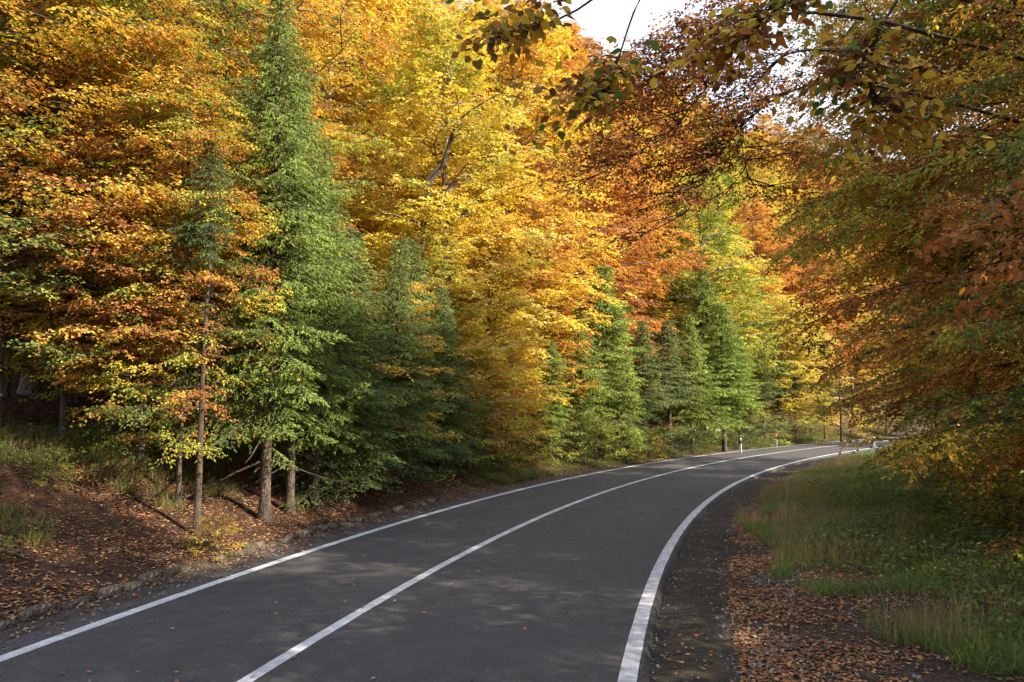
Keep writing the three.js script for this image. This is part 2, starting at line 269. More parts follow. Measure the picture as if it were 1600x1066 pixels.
// a leafy bough: twigs in a flat fan along a line, leaves alternating along each twig
function spray(F, W, pts, o) {
  const n = pts.length, base = o.color, t = V(), side = V(), q = V();
  let s = 0; const seg = [];
  for (let k = 1; k < n; k++) seg.push(pts[k].distanceTo(pts[k - 1]));
  const total = seg.reduce((a, b) => a + b, 0); let flip = rnd() < 0.5 ? 1 : -1;
  for (s = total * (o.from ?? 0.15); s <= total; s += o.step * rr(0.6, 1.4)) {
    let k = 0, r = s; while (k < seg.length - 1 && r > seg[k]) r -= seg[k++];
    q.lerpVectors(pts[k], pts[k + 1], clamp(r / seg[k], 0, 1)); t.subVectors(pts[k + 1], pts[k]).normalize();
    side.set(-t.z, 0, t.x).normalize(); flip = -flip;
    const out = rr(0.45, 1.1), dx = side.x * flip * out + t.x * 0.75, dz = side.z * flip * out + t.z * 0.75, dy = t.y * 0.5 + rr(-0.28, 0.22) * (o.messy ?? 1) - (o.droop ?? 0.1), l = 1 / Math.hypot(dx, dy, dz);
    const tl = o.twig * rr(0.5, 1.2) * (1 - 0.35 * s / total), c2 = rnd() < 0.4 ? o.pick() : base, tx = dx * l, ty = dy * l, tz = dz * l;
    const tilt = o.tilt ?? 0.55, bx = gauss() * tilt * 0.6, bz = gauss() * tilt * 0.6;
    if (W && o.wood) { const e = V(q.x + tx * tl, q.y + ty * tl - 0.1 * tl, q.z + tz * tl); W.tube([q.clone(), e], [0.006, 0.002], 3); }
    let f2 = 1;
    for (let u = o.gap; u <= tl; u += o.gap * rr(0.7, 1.3)) {
      f2 = -f2; const sg = -0.12 * u * u / tl, c = tone(base, c2, rnd(), 0.5);
      const lx = tx * 0.7 - tz * f2 * 0.8 + gauss() * 0.35, ly = ty * 0.5 - 0.25 + gauss() * 0.3, lz = tz * 0.7 + tx * f2 * 0.8 + gauss() * 0.35;
      F.leaf(q.x + tx * u + gauss() * 0.03, q.y + ty * u + sg + gauss() * 0.04, q.z + tz * u + gauss() * 0.03, lx, ly, lz, bx + gauss() * tilt, 1, bz + gauss() * tilt, o.len * rr(0.7, 1.2), o.len * rr(0.5, 0.75), c[0], c[1], c[2]);
    }
  }
}
// a limb with side boughs, all in nearly one layer
function limb(F, W, from, dir, len, radius, o) {
  const pts = [], n = 6, az = Math.atan2(dir.z, dir.x), bend = gauss() * 0.9, lift = dir.y, sag = o.sag ?? 0.35;
  for (let k = 0; k <= n; k++) { const u = k / n, a = az + bend * u * u, h = Math.sqrt(Math.max(0.05, 1 - lift * lift)); pts.push(V(from.x + Math.cos(a) * h * len * u, from.y + len * (lift * u - sag * lift * u * u - (o.hang ?? 0.06) * u * u) + gauss() * 0.05 * u, from.z + Math.sin(a) * h * len * u)); }
  if (W) W.tube(pts, pts.map((_, k) => radius * (1 - 0.85 * k / n) + 0.004), radius > 0.05 ? 6 : 4);
  const pick = o.pick, mine = o.limbColor ?? pick(); let flip = 1;
  for (let u = o.bare ?? 0.22; u < 0.97; u += (o.subGap ?? 0.6) / len * rr(0.7, 1.3)) {
    flip = -flip; const k = Math.min(n - 1, Math.floor(u * n)), p = pts[k].clone().lerp(pts[k + 1], u * n - k), t = pts[k + 1].clone().sub(pts[k]).normalize();
    const vy = rr(-0.22, 0.3) * (o.messy ?? 1), a = Math.atan2(t.z, t.x) + flip * rr(0.5, 1.15), sl = (0.5 * len * (1 - u) + 0.45) * rr(0.6, 1.15), e = [p];
    for (let j = 1; j <= 3; j++) e.push(V(p.x + Math.cos(a - flip * 0.1 * j) * sl * j / 3, p.y + (t.y * 0.5 + vy) * sl * j / 3 + gauss() * 0.08 - 0.05 * sl * j * j / 9 - (o.droop ?? 0.1) * sl * j / 6, p.z + Math.sin(a - flip * 0.1 * j) * sl * j / 3));
    if (W) W.tube(e, [0.014, 0.01, 0.006, 0.003].map((r) => r * (radius > 0.03 ? 1.3 : radius < 0.006 ? 0.22 : 1)), 3);
    spray(F, o.wood ? W : null, e, { ...o, color: rnd() < 0.7 ? mine : pick() });
  }
  spray(F, o.wood ? W : null, pts, { ...o, color: mine, from: 0.55 });
}
function broadleaf(p) {                 // p: seed, h, base (share of height), r, limbs, len, step, twig, gap, pal, cap, wood, trunk
  seed(p.seed); const F = new Foliage(p.cap ?? 60000), W = new Wood(), T = new Wood(), pick = picker(p.pal), H = p.h, pts = [], lean = p.lean ?? 0.04, la = rr(0, 6.28);
  const N = 12, ph = rr(0, 6);
  for (let k = 0; k <= N; k++) { const u = k / N; pts.push(V(Math.cos(la) * lean * H * u * u + 0.012 * H * Math.sin(u * 5 + ph) * u, H * 0.97 * u - (k ? 0 : 0.5), Math.sin(la) * lean * H * u * u + 0.012 * H * Math.cos(u * 6 + ph) * u)); }
  const R0 = p.trunk ?? H * 0.011; T.tube([pts[0], V(0, -0.05, 0), V(0, 0.12, 0), V(0, 0.38, 0), ...pts.slice(1)], [2.1, 1.75, 1.4, 1.12].map((k) => k * R0).concat(pts.slice(1).map((_, k) => R0 * (1 - 0.93 * Math.pow((k + 1) / N, 0.9)) + 0.006)), 10);
  let az = rr(0, 6);
  for (let i = 0; i < p.limbs; i++) {
    const v = (i + rnd()) / p.limbs, u = p.base + (0.985 - p.base) * v, k = Math.min(N - 1, Math.floor(u * N)), from = pts[k].clone().lerp(pts[k + 1], u * N - k); az += 2.4 + gauss() * 0.4;
    const env = p.shape ? p.shape(v) : (v < 0.22 ? lerp(0.72, 1, v / 0.22) : Math.pow(Math.cos((v - 0.22) / 0.78 * Math.PI * 0.46), 0.6)), len = Math.max(0.7, p.r * env * rr(0.72, 1.15)), el = lerp(p.low ?? 0.1, 1.15, Math.pow(v, 1.3)) + gauss() * 0.2;
    limb(F, W, from, V(Math.cos(az) * Math.cos(el), Math.sin(el), Math.sin(az) * Math.cos(el)), len, R0 * 0.32 * (p.thin ?? 1) * (1 - 0.6 * v) * Math.min(1, len / 2.5), { ...p, pick });
  }
  return { trunk: T.geometry(), branches: W.geometry(), crown: F.geometry(), h: H, n: F.n };
}
function spruce(p) {                    // p: seed, h, base, r, len, green
  seed(p.seed); const F = new Foliage(p.cap ?? 60000), W = new Wood(), T = new Wood(), H = p.h, pts = [], N = 8;
  for (let k = 0; k <= N; k++) pts.push(V(0.02 * Math.sin(k * 1.3 + p.seed) * k / N * 3, H * k / N - (k ? 0 : 0.5), 0.02 * Math.cos(k * 1.7) * k / N * 3));
  const R0 = H * 0.0105; T.tube([pts[0], V(0, -0.05, 0), V(0, 0.1, 0), V(0, 0.35, 0), ...pts.slice(1)], [1.9, 1.65, 1.35, 1.08].map((k) => k * R0).concat(pts.slice(1).map((_, k) => R0 * (1 - 0.95 * (k + 1) / N) + 0.006)), 9);
  const top = H - p.base * H; let az = 0;
  for (let h = p.base * H * 0.55; h < H - 0.1; h += p.ring * rr(0.75, 1.25) * lerp(1, 0.6, h / H)) {
    const dead = h < p.base * H, v = clamp((H - h) / top, 0, 1), nb = dead ? 2 : p.arms; az += rr(0.3, 1);
    for (let b = 0; b < nb; b++) {
      az += Math.PI * 2 / nb + gauss() * 0.3; const L = Math.max(0.18, p.r * (0.62 + 0.75 * noise(h * 1.5 + p.seed, Math.cos(az) * 1.3 + 3)) * (Math.pow(v, 0.85) * (v > 0.85 ? lerp(1, 0.78, (v - 0.85) / 0.15) : 1)) * rr(0.45, 1.25)), up = lerp(-0.22, 0.5, Math.pow(1 - v, 1.5)) + gauss() * 0.1, ca = Math.cos(az), sa = Math.sin(az), k = Math.min(N - 1, Math.floor(h / H * N)), c = pts[k].clone().lerp(pts[k + 1], h / H * N - k);
      const e = []; for (let j = 0; j <= 4; j++) { const u = j / 4; e.push(V(c.x + ca * L * u, c.y + L * (up * u - 0.3 * u * u + 0.22 * u * u * u), c.z + sa * L * u)); }
      W.tube(e, [0.018, 0.014, 0.01, 0.006, 0.003].map((r) => r * clamp(L / 1.4, 0.5, 1.6)), 4);
      if (dead && rnd() < 0.8) continue;
      const bright = rr(0.7, 1.35), col = p.green;
      for (let s = 0.1 * L, f = 1; s < L; s += p.twigGap * rr(0.7, 1.3)) {
        f = -f; const u = s / L, j = Math.min(3, Math.floor(u * 4)), q = e[j].clone().lerp(e[j + 1], u * 4 - j), tl = (0.42 * L * (1 - u) + 0.16) * rr(0.6, 1.2), dr = rr(0.25, 0.75) * (p.weep ?? 1);
        const dx = ca * 0.75 - sa * f * 0.8, dz = sa * 0.75 + ca * f * 0.8, l = 1 / Math.hypot(dx, dr, dz), tx = dx * l, ty = -dr * l, tz = dz * l;
        for (let w = 0; w < tl; w += p.gap * rr(0.8, 1.2)) for (let m = 0; m < 2; m++) {
          const k2 = bright * rr(0.65, 1.4), a = rr(0, 6.28), sx = Math.cos(a), sz = Math.sin(a), tip = w > tl * 0.8 ? 1.25 : 1;
          F.leaf(q.x + tx * w, q.y + ty * w - 0.15 * w * w, q.z + tz * w, tx + sx * 0.75, ty + rr(-0.5, 0.5), tz + sz * 0.75, -sz, 0.6, sx, p.len * rr(0.7, 1.3), p.len * p.fat, col[0] * k2 * tip, col[1] * k2 * tip, col[2] * k2);
        }
      }
    }
  }
  return { trunk: T.geometry(), branches: W.geometry(), crown: F.geometry(), h: H, n: F.n };
}

// the kinds, each built once
const far = (sd, pal, extra) => broadleaf({ seed: sd, h: 16, base: 0.1, r: 4.2, limbs: 84, len: 0.15, step: 0.13, twig: 0.7, gap: 0.055, subGap: 0.4, pal: PAL[pal], cap: 56000, tilt: 1.1, messy: 1.9, ...extra });
const KIND = {
  orange: far(101, 'orange'), gold: far(102, 'gold'), yellow: far(103, 'yellow', { r: 3.9 }), rust: far(104, 'rust', { r: 4.6 }), mixed: far(105, 'mixed'), lime: far(106, 'lime', { r: 3.3, h: 15 }),
  nearMixed: broadleaf({ seed: 107, h: 15, base: 0.24, r: 4.6, limbs: 84, len: 0.09, step: 0.105, twig: 0.66, gap: 0.038, subGap: 0.38, pal: PAL.russet, cap: 90000, tilt: 0.8, messy: 1.5 }),
  nearAmber: broadleaf({ seed: 108, h: 15, base: 0.24, r: 4.6, limbs: 84, len: 0.09, step: 0.105, twig: 0.66, gap: 0.038, subGap: 0.38, pal: PAL.amber, cap: 90000, tilt: 0.8, messy: 1.5 }),
  sapling: broadleaf({ seed: 109, h: 7, base: 0.1, r: 2.4, limbs: 40, len: 0.1, step: 0.13, twig: 0.5, gap: 0.045, subGap: 0.36, pal: PAL.gold, cap: 16000, trunk: 0.05, tilt: 0.4 }),
  umber: broadleaf({ seed: 110, h: 15, base: 0.17, r: 5.6, limbs: 90, len: 0.092, step: 0.12, twig: 0.62, gap: 0.04, subGap: 0.4, pal: PAL.umber, cap: 110000, tilt: 1.0, messy: 2.0, low: -0.05, wood: false, droop: 0.35, hang: 0.22, thin: 0.5 }),
  umberHigh: broadleaf({ seed: 117, h: 16, base: 0.42, r: 5.4, limbs: 76, len: 0.095, step: 0.125, twig: 0.62, gap: 0.042, subGap: 0.4, pal: PAL.umber, cap: 90000, tilt: 1.0, messy: 2, low: 0, droop: 0.35, hang: 0.25, thin: 0.5 }),
  olive: broadleaf({ seed: 111, h: 14, base: 0.03, r: 5.2, limbs: 96, len: 0.088, step: 0.115, twig: 0.62, gap: 0.038, subGap: 0.4, pal: PAL.olive, cap: 110000, tilt: 1.0, messy: 2.0, low: -0.12, wood: false, droop: 0.35, hang: 0.2, thin: 0.5 }),
  bush: broadleaf({ seed: 112, h: 1.5, base: 0.06, r: 0.9, limbs: 22, len: 0.07, step: 0.1, twig: 0.3, gap: 0.045, subGap: 0.28, pal: PAL.lime, cap: 5000, trunk: 0.015, lean: 0.1 }),
  bushGold: broadleaf({ seed: 113, h: 1.4, base: 0.06, r: 1.0, limbs: 22, len: 0.07, step: 0.1, twig: 0.3, gap: 0.045, subGap: 0.28, pal: PAL.gold, cap: 5000, trunk: 0.015, lean: 0.1 }),
  bramble: broadleaf({ seed: 114, h: 0.9, base: 0.05, r: 0.9, limbs: 24, len: 0.06, step: 0.09, twig: 0.26, gap: 0.04, subGap: 0.24, pal: [[C.green, 3], [C.deep, 3], [C.lime, 1], [C.copper, 0.6]], cap: 5000, trunk: 0.012, lean: 0.15 }),
  weed: broadleaf({ seed: 115, h: 0.3, base: 0.05, r: 0.24, limbs: 12, len: 0.05, step: 0.06, twig: 0.1, gap: 0.035, subGap: 0.1, pal: [[C.green, 4], [C.deep, 2], [C.lime, 1.4], [C.copper, 0.3]], cap: 600, trunk: 0.004, tilt: 0.7 }),
  youngAmber: broadleaf({ seed: 116, h: 9, base: 0.15, r: 3.3, limbs: 66, len: 0.085, step: 0.1, twig: 0.55, gap: 0.036, subGap: 0.34, pal: PAL.amber, cap: 60000, trunk: 0.06, tilt: 0.6, lean: 0.12 }),
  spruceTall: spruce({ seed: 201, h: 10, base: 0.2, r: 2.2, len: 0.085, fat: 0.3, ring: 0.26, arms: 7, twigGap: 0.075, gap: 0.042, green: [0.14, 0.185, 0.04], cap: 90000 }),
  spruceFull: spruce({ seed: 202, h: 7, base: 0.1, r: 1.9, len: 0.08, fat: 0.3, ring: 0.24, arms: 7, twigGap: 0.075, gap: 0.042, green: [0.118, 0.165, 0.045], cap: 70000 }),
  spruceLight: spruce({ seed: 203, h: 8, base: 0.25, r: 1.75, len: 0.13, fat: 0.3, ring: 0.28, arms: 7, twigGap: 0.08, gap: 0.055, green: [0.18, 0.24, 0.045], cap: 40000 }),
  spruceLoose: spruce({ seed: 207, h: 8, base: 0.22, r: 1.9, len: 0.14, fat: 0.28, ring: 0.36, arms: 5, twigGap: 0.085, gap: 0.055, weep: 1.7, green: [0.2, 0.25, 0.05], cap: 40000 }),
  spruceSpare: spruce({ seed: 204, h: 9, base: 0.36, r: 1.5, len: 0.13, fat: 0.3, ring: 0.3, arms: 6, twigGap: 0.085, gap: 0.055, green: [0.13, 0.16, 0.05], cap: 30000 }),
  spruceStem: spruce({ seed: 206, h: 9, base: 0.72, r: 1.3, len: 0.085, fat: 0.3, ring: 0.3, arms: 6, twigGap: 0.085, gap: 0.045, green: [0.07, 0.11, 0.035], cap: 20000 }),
  spruceDead: spruce({ seed: 205, h: 9, base: 0.3, r: 1.7, len: 0.09, fat: 0.12, ring: 0.42, arms: 5, twigGap: 0.16, gap: 0.12, green: [0.17, 0.145, 0.12], cap: 20000 }),
};

const trees = [];
function plant(kind, name, x, z, h, bark, info, wide = 1, turn = rr(0, 6.28), lift = 0) {
  const K = KIND[kind], g = new THREE.Group(), k = h / K.h;
  mesh('trunk', K.trunk, bark, g); const b = mesh('branches', K.branches, kind.startsWith('spruce') ? M.darkBark : bark, g); const c = mesh('crown', K.crown, kind.startsWith('spruce') ? M.needle : M.leaf, g);
  b.userData.kind = 'stuff'; c.userData.kind = 'stuff';
  g.position.set(x, ground(x, z) + lift, z); g.rotation.y = turn; g.scale.set(k * wide, k, k * wide);
  put(g, name, {}); trees.push({ g, kind, x, z, h, ...info }); return g;
}
const bearing = (px, d) => [(px - 800) / FOCAL * d * 1.01, -d];
const pictureX = (x, z) => 800 + FOCAL * x / -z;

// ---- spruces along the left bank: [bearing, distance, height, kind, width, what it is]
seed(301);
const SPRUCES = [
  [322, 12.2, 6.8, 'spruceStem', 0.75, 'dark trunked spruce standing nearest the camera on the left bank'], [424, 14.0, 10.8, 'spruceTall', 0.85, 'tallest dark green spruce, highest top on the left bank'], [462, 14.9, 9.2, 'spruceTall', 0.85, 'slim spruce squeezed just behind the tallest spruce'],
  [500, 15.6, 8.0, 'spruceTall', 0.95, 'dark green spruce with a curved trunk base right of the tallest spruce'], [545, 16.8, 6.4, 'spruceFull', 1.25, 'bushy dark spruce with low boughs and a thick pale trunk foot'], [622, 19.6, 6.7, 'spruceFull', 0.95, 'spruce on twin thin trunk foot beyond the bushy one'], [645, 22.5, 7.0, 'spruceFull', 1.0, 'lean spruce rising behind yellow beech twigs'], [692, 23, 5.8, 'spruceFull', 1.1, 'small shaded spruce before the yellow beech'],
  [858, 31, 5.0, 'spruceLight', 1.4, 'small light green spruce leftmost of the sunlit row'], [905, 33.2, 7.0, 'spruceLoose', 1.3, 'pale green sunlit spruce second in the sunlit row'], [946, 37.0, 9.6, 'spruceLight', 1.35, 'tall pointed spruce rising out of the sunlit row'], [978, 34.5, 5.2, 'spruceLoose', 1.4, 'short bright spruce in front of the tall pointed one'],
  [1003, 39, 7.2, 'spruceSpare', 1.5, 'thin brownish spruce in the middle of the sunlit row'], [1043, 41.5, 7.6, 'spruceSpare', 1.5, 'sparse olive spruce right of the brownish one'], [1076, 43, 8.4, 'spruceLoose', 1.35, 'full sunlit spruce behind the first marker post'], [1126, 46, 9.4, 'spruceLight', 1.35, 'broad sunlit spruce on a bare stem near the marker posts'], [1150, 50, 7.6, 'spruceLight', 1.4, 'shorter spruce right of the broad sunlit spruce'], [1098, 53, 12.5, 'spruceLight', 0.9, 'tall spruce behind the sunlit row'],
  [1188, 56, 8, 'spruceSpare', 1.0, 'bare stemmed spruce leftmost of the far shaded group'], [1211, 58, 8.6, 'spruceSpare', 1.0, 'bare stemmed spruce behind the second marker post'], [1236, 61, 8.8, 'spruceSpare', 1.05, 'third bare stemmed spruce in the far shaded group'], [1259, 63, 9.2, 'spruceSpare', 1.0, 'fourth bare stemmed spruce in the far shaded group'], [1281, 65, 9.6, 'spruceSpare', 1.0, 'rightmost green spruce in the far shaded group'], [1306, 63, 8.2, 'spruceDead', 1.25, 'grey needleless spruce beside the far bend'],
];
for (const [px, d, h, kind, w, label] of SPRUCES) { const [x, z] = bearing(px, d); plant(kind, 'spruce_tree', x, z, h, M.spruceBark, { label, cat: 'spruce', group: 'spruces along the left bank' }, w); }

// ---- beeches of the left bank with pale trunks in view
seed(302);
const BEECHES = [
  [243, 17.5, 17, 'nearAmber', 1.0, 'pale trunked beech, thickest trunk left of the spruces'], [55, 18.5, 17.5, 'nearMixed', 1.0, 'pale beech with a flared foot at the left edge'], [186, 14.6, 10, 'youngAmber', 1.0, 'slender leaning beech beside the thick pale trunk'], [150, 21, 16, 'nearMixed', 1.0, 'beech standing between two pale trunks on the slope'], [8, 12.6, 10, 'youngAmber', 1.0, 'dark slim beech at the far left edge of the bank'],
  [300, 21, 17, 'nearAmber', 1.0, 'amber beech behind the nearest spruce trunk'], [110, 13.2, 8.5, 'youngAmber', 1.0, 'young amber beech with boughs hanging over the left bank'], [292, 13.2, 7.6, 'youngAmber', 0.78, 'small amber beech crossing the nearest spruce stem'], [372, 18.5, 9, 'youngAmber', 0.85, 'rusty beech reaching in front of the tall spruces'], [-90, 15, 15, 'nearMixed', 1.0, 'beech half outside the left edge'], [232, 13.8, 9.0, 'youngAmber', 0.85, 'amber beech with boughs crossing before the nearest spruce trunk'],
  [20, 17, 6.5, 'youngAmber', 1.0, 'low amber beech under the pale trunks at the left edge'], [130, 18.5, 6, 'youngAmber', 1.1, 'low amber beech on the lit slope between pale trunks'], [215, 20, 6.5, 'youngAmber', 1.1, 'low amber beech behind the thick pale trunk'], [310, 18.5, 6, 'youngAmber', 1.0, 'low amber beech behind the nearest spruce stem'], [70, 24, 8, 'youngAmber', 1.2, 'amber beech higher on the slope at the left'], [265, 25, 8, 'youngAmber', 1.2, 'amber beech higher on the slope left of the spruces'],
  [760, 27, 9, 'gold', 1.15, 'golden yellow beech with low layered boughs by the road bend'], [700, 25.5, 8, 'yellow', 1.1, 'small yellow beech between the dark and the sunlit spruces'], [820, 33, 13, 'orange', 1.0, 'orange beech behind the low golden one'],
  [1112, 56, 20, 'lime', 1.25, 'tall lime green tree rising over the marker posts'], [1090, 60, 15, 'lime', 1.2, 'second lime green tree behind the tall one'], [1215, 60, 12, 'yellow', 1.3, 'bright yellow beech over the far bare stems'], [1185, 66, 15, 'gold', 1.2, 'golden beech behind the bright yellow one'], [1250, 66, 12, 'yellow', 1.3, 'yellow beech leaning over the far bend'],
  [790, 36, 22, 'gold', 1.15, 'tall golden beech rising to the top of the view'], [862, 44, 25, 'rust', 1.15, 'tallest rust coloured beech left of the open sky'], [920, 50, 24, 'rust', 1.1, 'rust coloured beech right under the open sky'], [690, 29, 17.5, 'yellow', 1.1, 'tall pale yellow beech right of the dark spruces'],
  [735, 24.5, 4.5, 'sapling', 1.3, 'young golden beech with branches down to the roadside'], [790, 29, 5, 'sapling', 1.3, 'young golden beech left of the sunlit spruces'], [600, 20.5, 5.5, 'sapling', 1.2, 'young golden beech glowing among the dark spruces'], [1375, 80, 7, 'sapling', 1.6, 'young beech farthest along the bend'], [395, 17.5, 5, 'sapling', 1.1, 'young golden beech left of the tallest spruce foot'],
];
for (const [px, d, h, kind, w, label] of BEECHES) { const [x, z] = bearing(px, d); plant(kind, 'beech_tree', x, z, h, kind === 'youngAmber' ? M.darkBark : M.beechBark, { label, cat: 'beech', group: 'beeches on the left bank' }, w); }

// ---- the wooded hillside
seed(303);
const ceiling = (px) => (px < 860 ? -400 : px < 930 ? lerp(-60, 60, (px - 860) / 70) : px < 1060 ? lerp(60, 110, (px - 930) / 130) : px < 1180 ? 120 : px < 1300 ? 100 : 120);
{
  const spots = [...trees.map((t) => [t.x, t.z, t.kind.startsWith('spruce') ? 1.6 : 3.2])];
  let tries = 0, made = 0;
  while (tries++ < 9000 && made < 165) {
    const s = rr(-4, 135), o = 8.5 + Math.pow(rnd(), 1.3) * 68, p = road(s, o), x = p.x, z = p.z; if (z > -9) continue;
    const px = pictureX(x, z), d = -z, gap = 3.1 + d * 0.022; if (px < -160 || px > 1480 || (px > 1330 && d < 70)) continue;
    if (o < 13 && px > 380) continue; if (d > 46 && px < 470) continue;
    if (spots.some(([a, b, g]) => (a - x) ** 2 + (b - z) ** 2 < Math.max(gap, g) ** 2)) continue;
    const e = ground(x, z), room = EYE + sight(px, ceiling(px), d).y - EYE - e; let h = Math.min(rr(17, 21) * (px > 480 ? 1.18 : 1), room); if (h < 6) continue;
    const top = 650 - (e + h - EYE) / d * FOCAL, r = rnd(); let kind;
    if (px < 380) kind = r < 0.3 ? 'orange' : r < 0.6 ? 'mixed' : r < 0.85 ? 'gold' : 'yellow';
    else if (px < 620) kind = r < 0.45 ? 'gold' : r < 0.7 ? 'orange' : r < 0.92 ? 'yellow' : 'mixed';
    else if (px < 770) kind = r < 0.5 ? 'yellow' : r < 0.85 ? 'gold' : 'orange';
    else if (px < 930) kind = r < 0.55 ? 'rust' : r < 0.9 ? 'orange' : 'gold';
    else if (px < 1070) kind = r < 0.45 ? 'orange' : r < 0.75 ? 'gold' : 'rust';
    else if (px < 1165) kind = r < 0.75 ? 'lime' : 'yellow';
    else if (px < 1270) kind = r < 0.7 ? 'yellow' : r < 0.85 ? 'gold' : 'rust';
    else kind = r < 0.5 ? 'rust' : r < 0.8 ? 'mixed' : 'lime';
    plant(kind, 'beech_tree', x, z, h, rnd() < 0.6 ? M.beechBark : M.darkBark, { cat: 'beech', px, d, slope: 1, tone: kind }, rr(0.95, 1.2) * clamp(15 / h, 0.92, 1.35)); spots.push([x, z, gap]); made++;
  }
  for (let t = 0, n = 0; t < 600 && n < 22; t++) {           // the head of the valley, beyond the bend
    const s = rr(85, 190), o = rr(12, 75), p = road(s, o), px = pictureX(p.x, p.z); if (px < 1180 || px > 1480 || p.z > -70 || spots.some(([a, b]) => (a - p.x) ** 2 + (b - p.z) ** 2 < 36)) continue;
    const r = rnd(), kind = r < 0.35 ? 'rust' : r < 0.6 ? 'orange' : r < 0.8 ? 'gold' : 'mixed'; plant(kind, 'beech_tree', p.x, p.z, Math.min(rr(17, 22), sight(px, 110, -p.z).y - ground(p.x, p.z)), M.darkBark, { cat: 'beech', px, d: -p.z, slope: 1, tone: kind }, 1.25); spots.push([p.x, p.z, 6]); n++;
  }
  console.log('hillside trees', made);
}
// ---- right of the road
seed(304);
const RIGHTS = [
  [8.7, -9.4, 10.5, 'olive', 1.0, 'green and copper beech filling the right edge nearest the camera'], [11.3, -13.5, 16, 'umber', 1.0, 'tall copper brown beech leaning over the right verge'], [15.2, -18.5, 16.5, 'umber', 1.05, 'copper brown beech third along the right verge'], [22.5, -31, 17, 'umber', 1.0, 'copper brown beech farthest along the near right row'], [19, -23.5, 15, 'olive', 0.9, 'olive green beech at the end of the near right row'], [12.2, -16.2, 17, 'umberHigh', 1.0, 'high crowned copper brown beech between the right hand beeches'], [12.8, -20.5, 17.5, 'umberHigh', 1.0, 'high crowned beech reaching farthest over the right verge'], [15.5, -11.5, 15, 'olive', 1.0, 'green beech behind the tall copper brown one'],
  [6.9, -1.6, 17, 'umberHigh', 0.85, 'high crowned beech beside the camera, outside the frame'], [9.8, -2.6, 19, 'olive', 0.9, 'copper beech right of the camera outside the frame'], [8.5, 5.0, 19, 'olive', 1.0, 'green beech behind the camera on the right'], [14.5, 1, 21, 'umber', 1.0, 'second row copper beech right of the camera'], [14.5, -7.0, 16, 'olive', 1.0, 'second row green beech behind the right edge'], [19.5, -17, 17, 'umber', 1.0, 'second row copper beech behind the right verge'], [8.5, 13, 16, 'umber', 1.0, 'copper beech far behind the camera on the right'], [16, 9, 17, 'umber', 1.0, 'second row copper beech behind the camera'], [23, -8, 17, 'umber', 1.0, 'third row copper beech outside the right edge'],
  [40, -54, 17, 'umber', 1.0, 'copper beech inside the far bend'], [50, -66, 16, 'olive', 1.0, 'olive beech inside the far bend'], [37, -48.5, 12, 'olive', 0.9, 'small olive beech inside the far bend'], [52, -56, 17, 'umber', 1.0, 'tall copper beech deep inside the far bend'], [58, -72, 18, 'umber', 1.0, 'farthest copper beech inside the far bend'],
];
for (const [x, z, h, kind, w, label] of RIGHTS) plant(kind, 'beech_tree', x, z, h, M.darkBark, { label, cat: 'beech', group: 'beeches right of the road' }, w);
{ const p = sight(1452, 420, 27); plant('spruceTall', 'spruce_tree', p.x, p.z, 15, M.spruceBark, { label: 'dark blue green spruce showing through the right hand beeches', cat: 'spruce' }, 0.8); }

// ---- boughs reaching over the road from the trees at the right
seed(305);
function overhang(label, trunk, boughs, o) {
  const g = new THREE.Group(), F = new Foliage(40000), W = new Wood(), pick = picker(o.pal), base = V(trunk[0], ground(trunk[0], trunk[1]), trunk[1]);
  const T = new Wood(), tp = []; for (let k = 0; k <= 8; k++) tp.push(V(0.12 * Math.sin(k), trunk[2] * k / 8 - (k ? 0 : 0.5), 0.1 * Math.cos(k * 1.4))); T.tube(tp, tp.map((_, k) => trunk[3] * (1 - 0.8 * k / 8)), 10);
  for (const b of boughs) {
    const c = new THREE.CatmullRomCurve3([V(0, b.at, 0), ...b.pts.map(([px, py, d]) => sight(px, py, d).sub(base))]), pts = c.getPoints(18);
    W.tube(pts, pts.map((_, k) => lerp(b.r, 0.006, Math.pow(k / 18, 0.8))), 6);
    const L = c.getLength();
    for (let u = b.leafFrom; u <= 1; u += b.gap / L * rr(0.7, 1.3)) {
      const p = c.getPoint(u), t = c.getTangent(u), side = rnd() < 0.5 ? 1 : -1, a = Math.atan2(t.z, t.x) + side * rr(0.4, 1.2), l = b.len * rr(0.5, 1.1);
      limb(F, W, p, V(Math.cos(a), rr(-0.35, 0.15) - (b.fall ?? 0), Math.sin(a)).normalize(), l, o.stem ?? 0.012, { ...o, pick, bare: 0.1 });
    }
  }
  mesh('trunk', T.geometry(), M.darkBark, g); mesh('branches', W.geometry(), M.darkBark, g, 'stuff'); console.log('overhang', F.n); mesh('crown', o.round ? F.rounded() : F.geometry(), M.leaf, g, 'stuff');
  g.position.copy(base); put(g, 'beech_tree', { label, category: 'tree' }); return g;
}
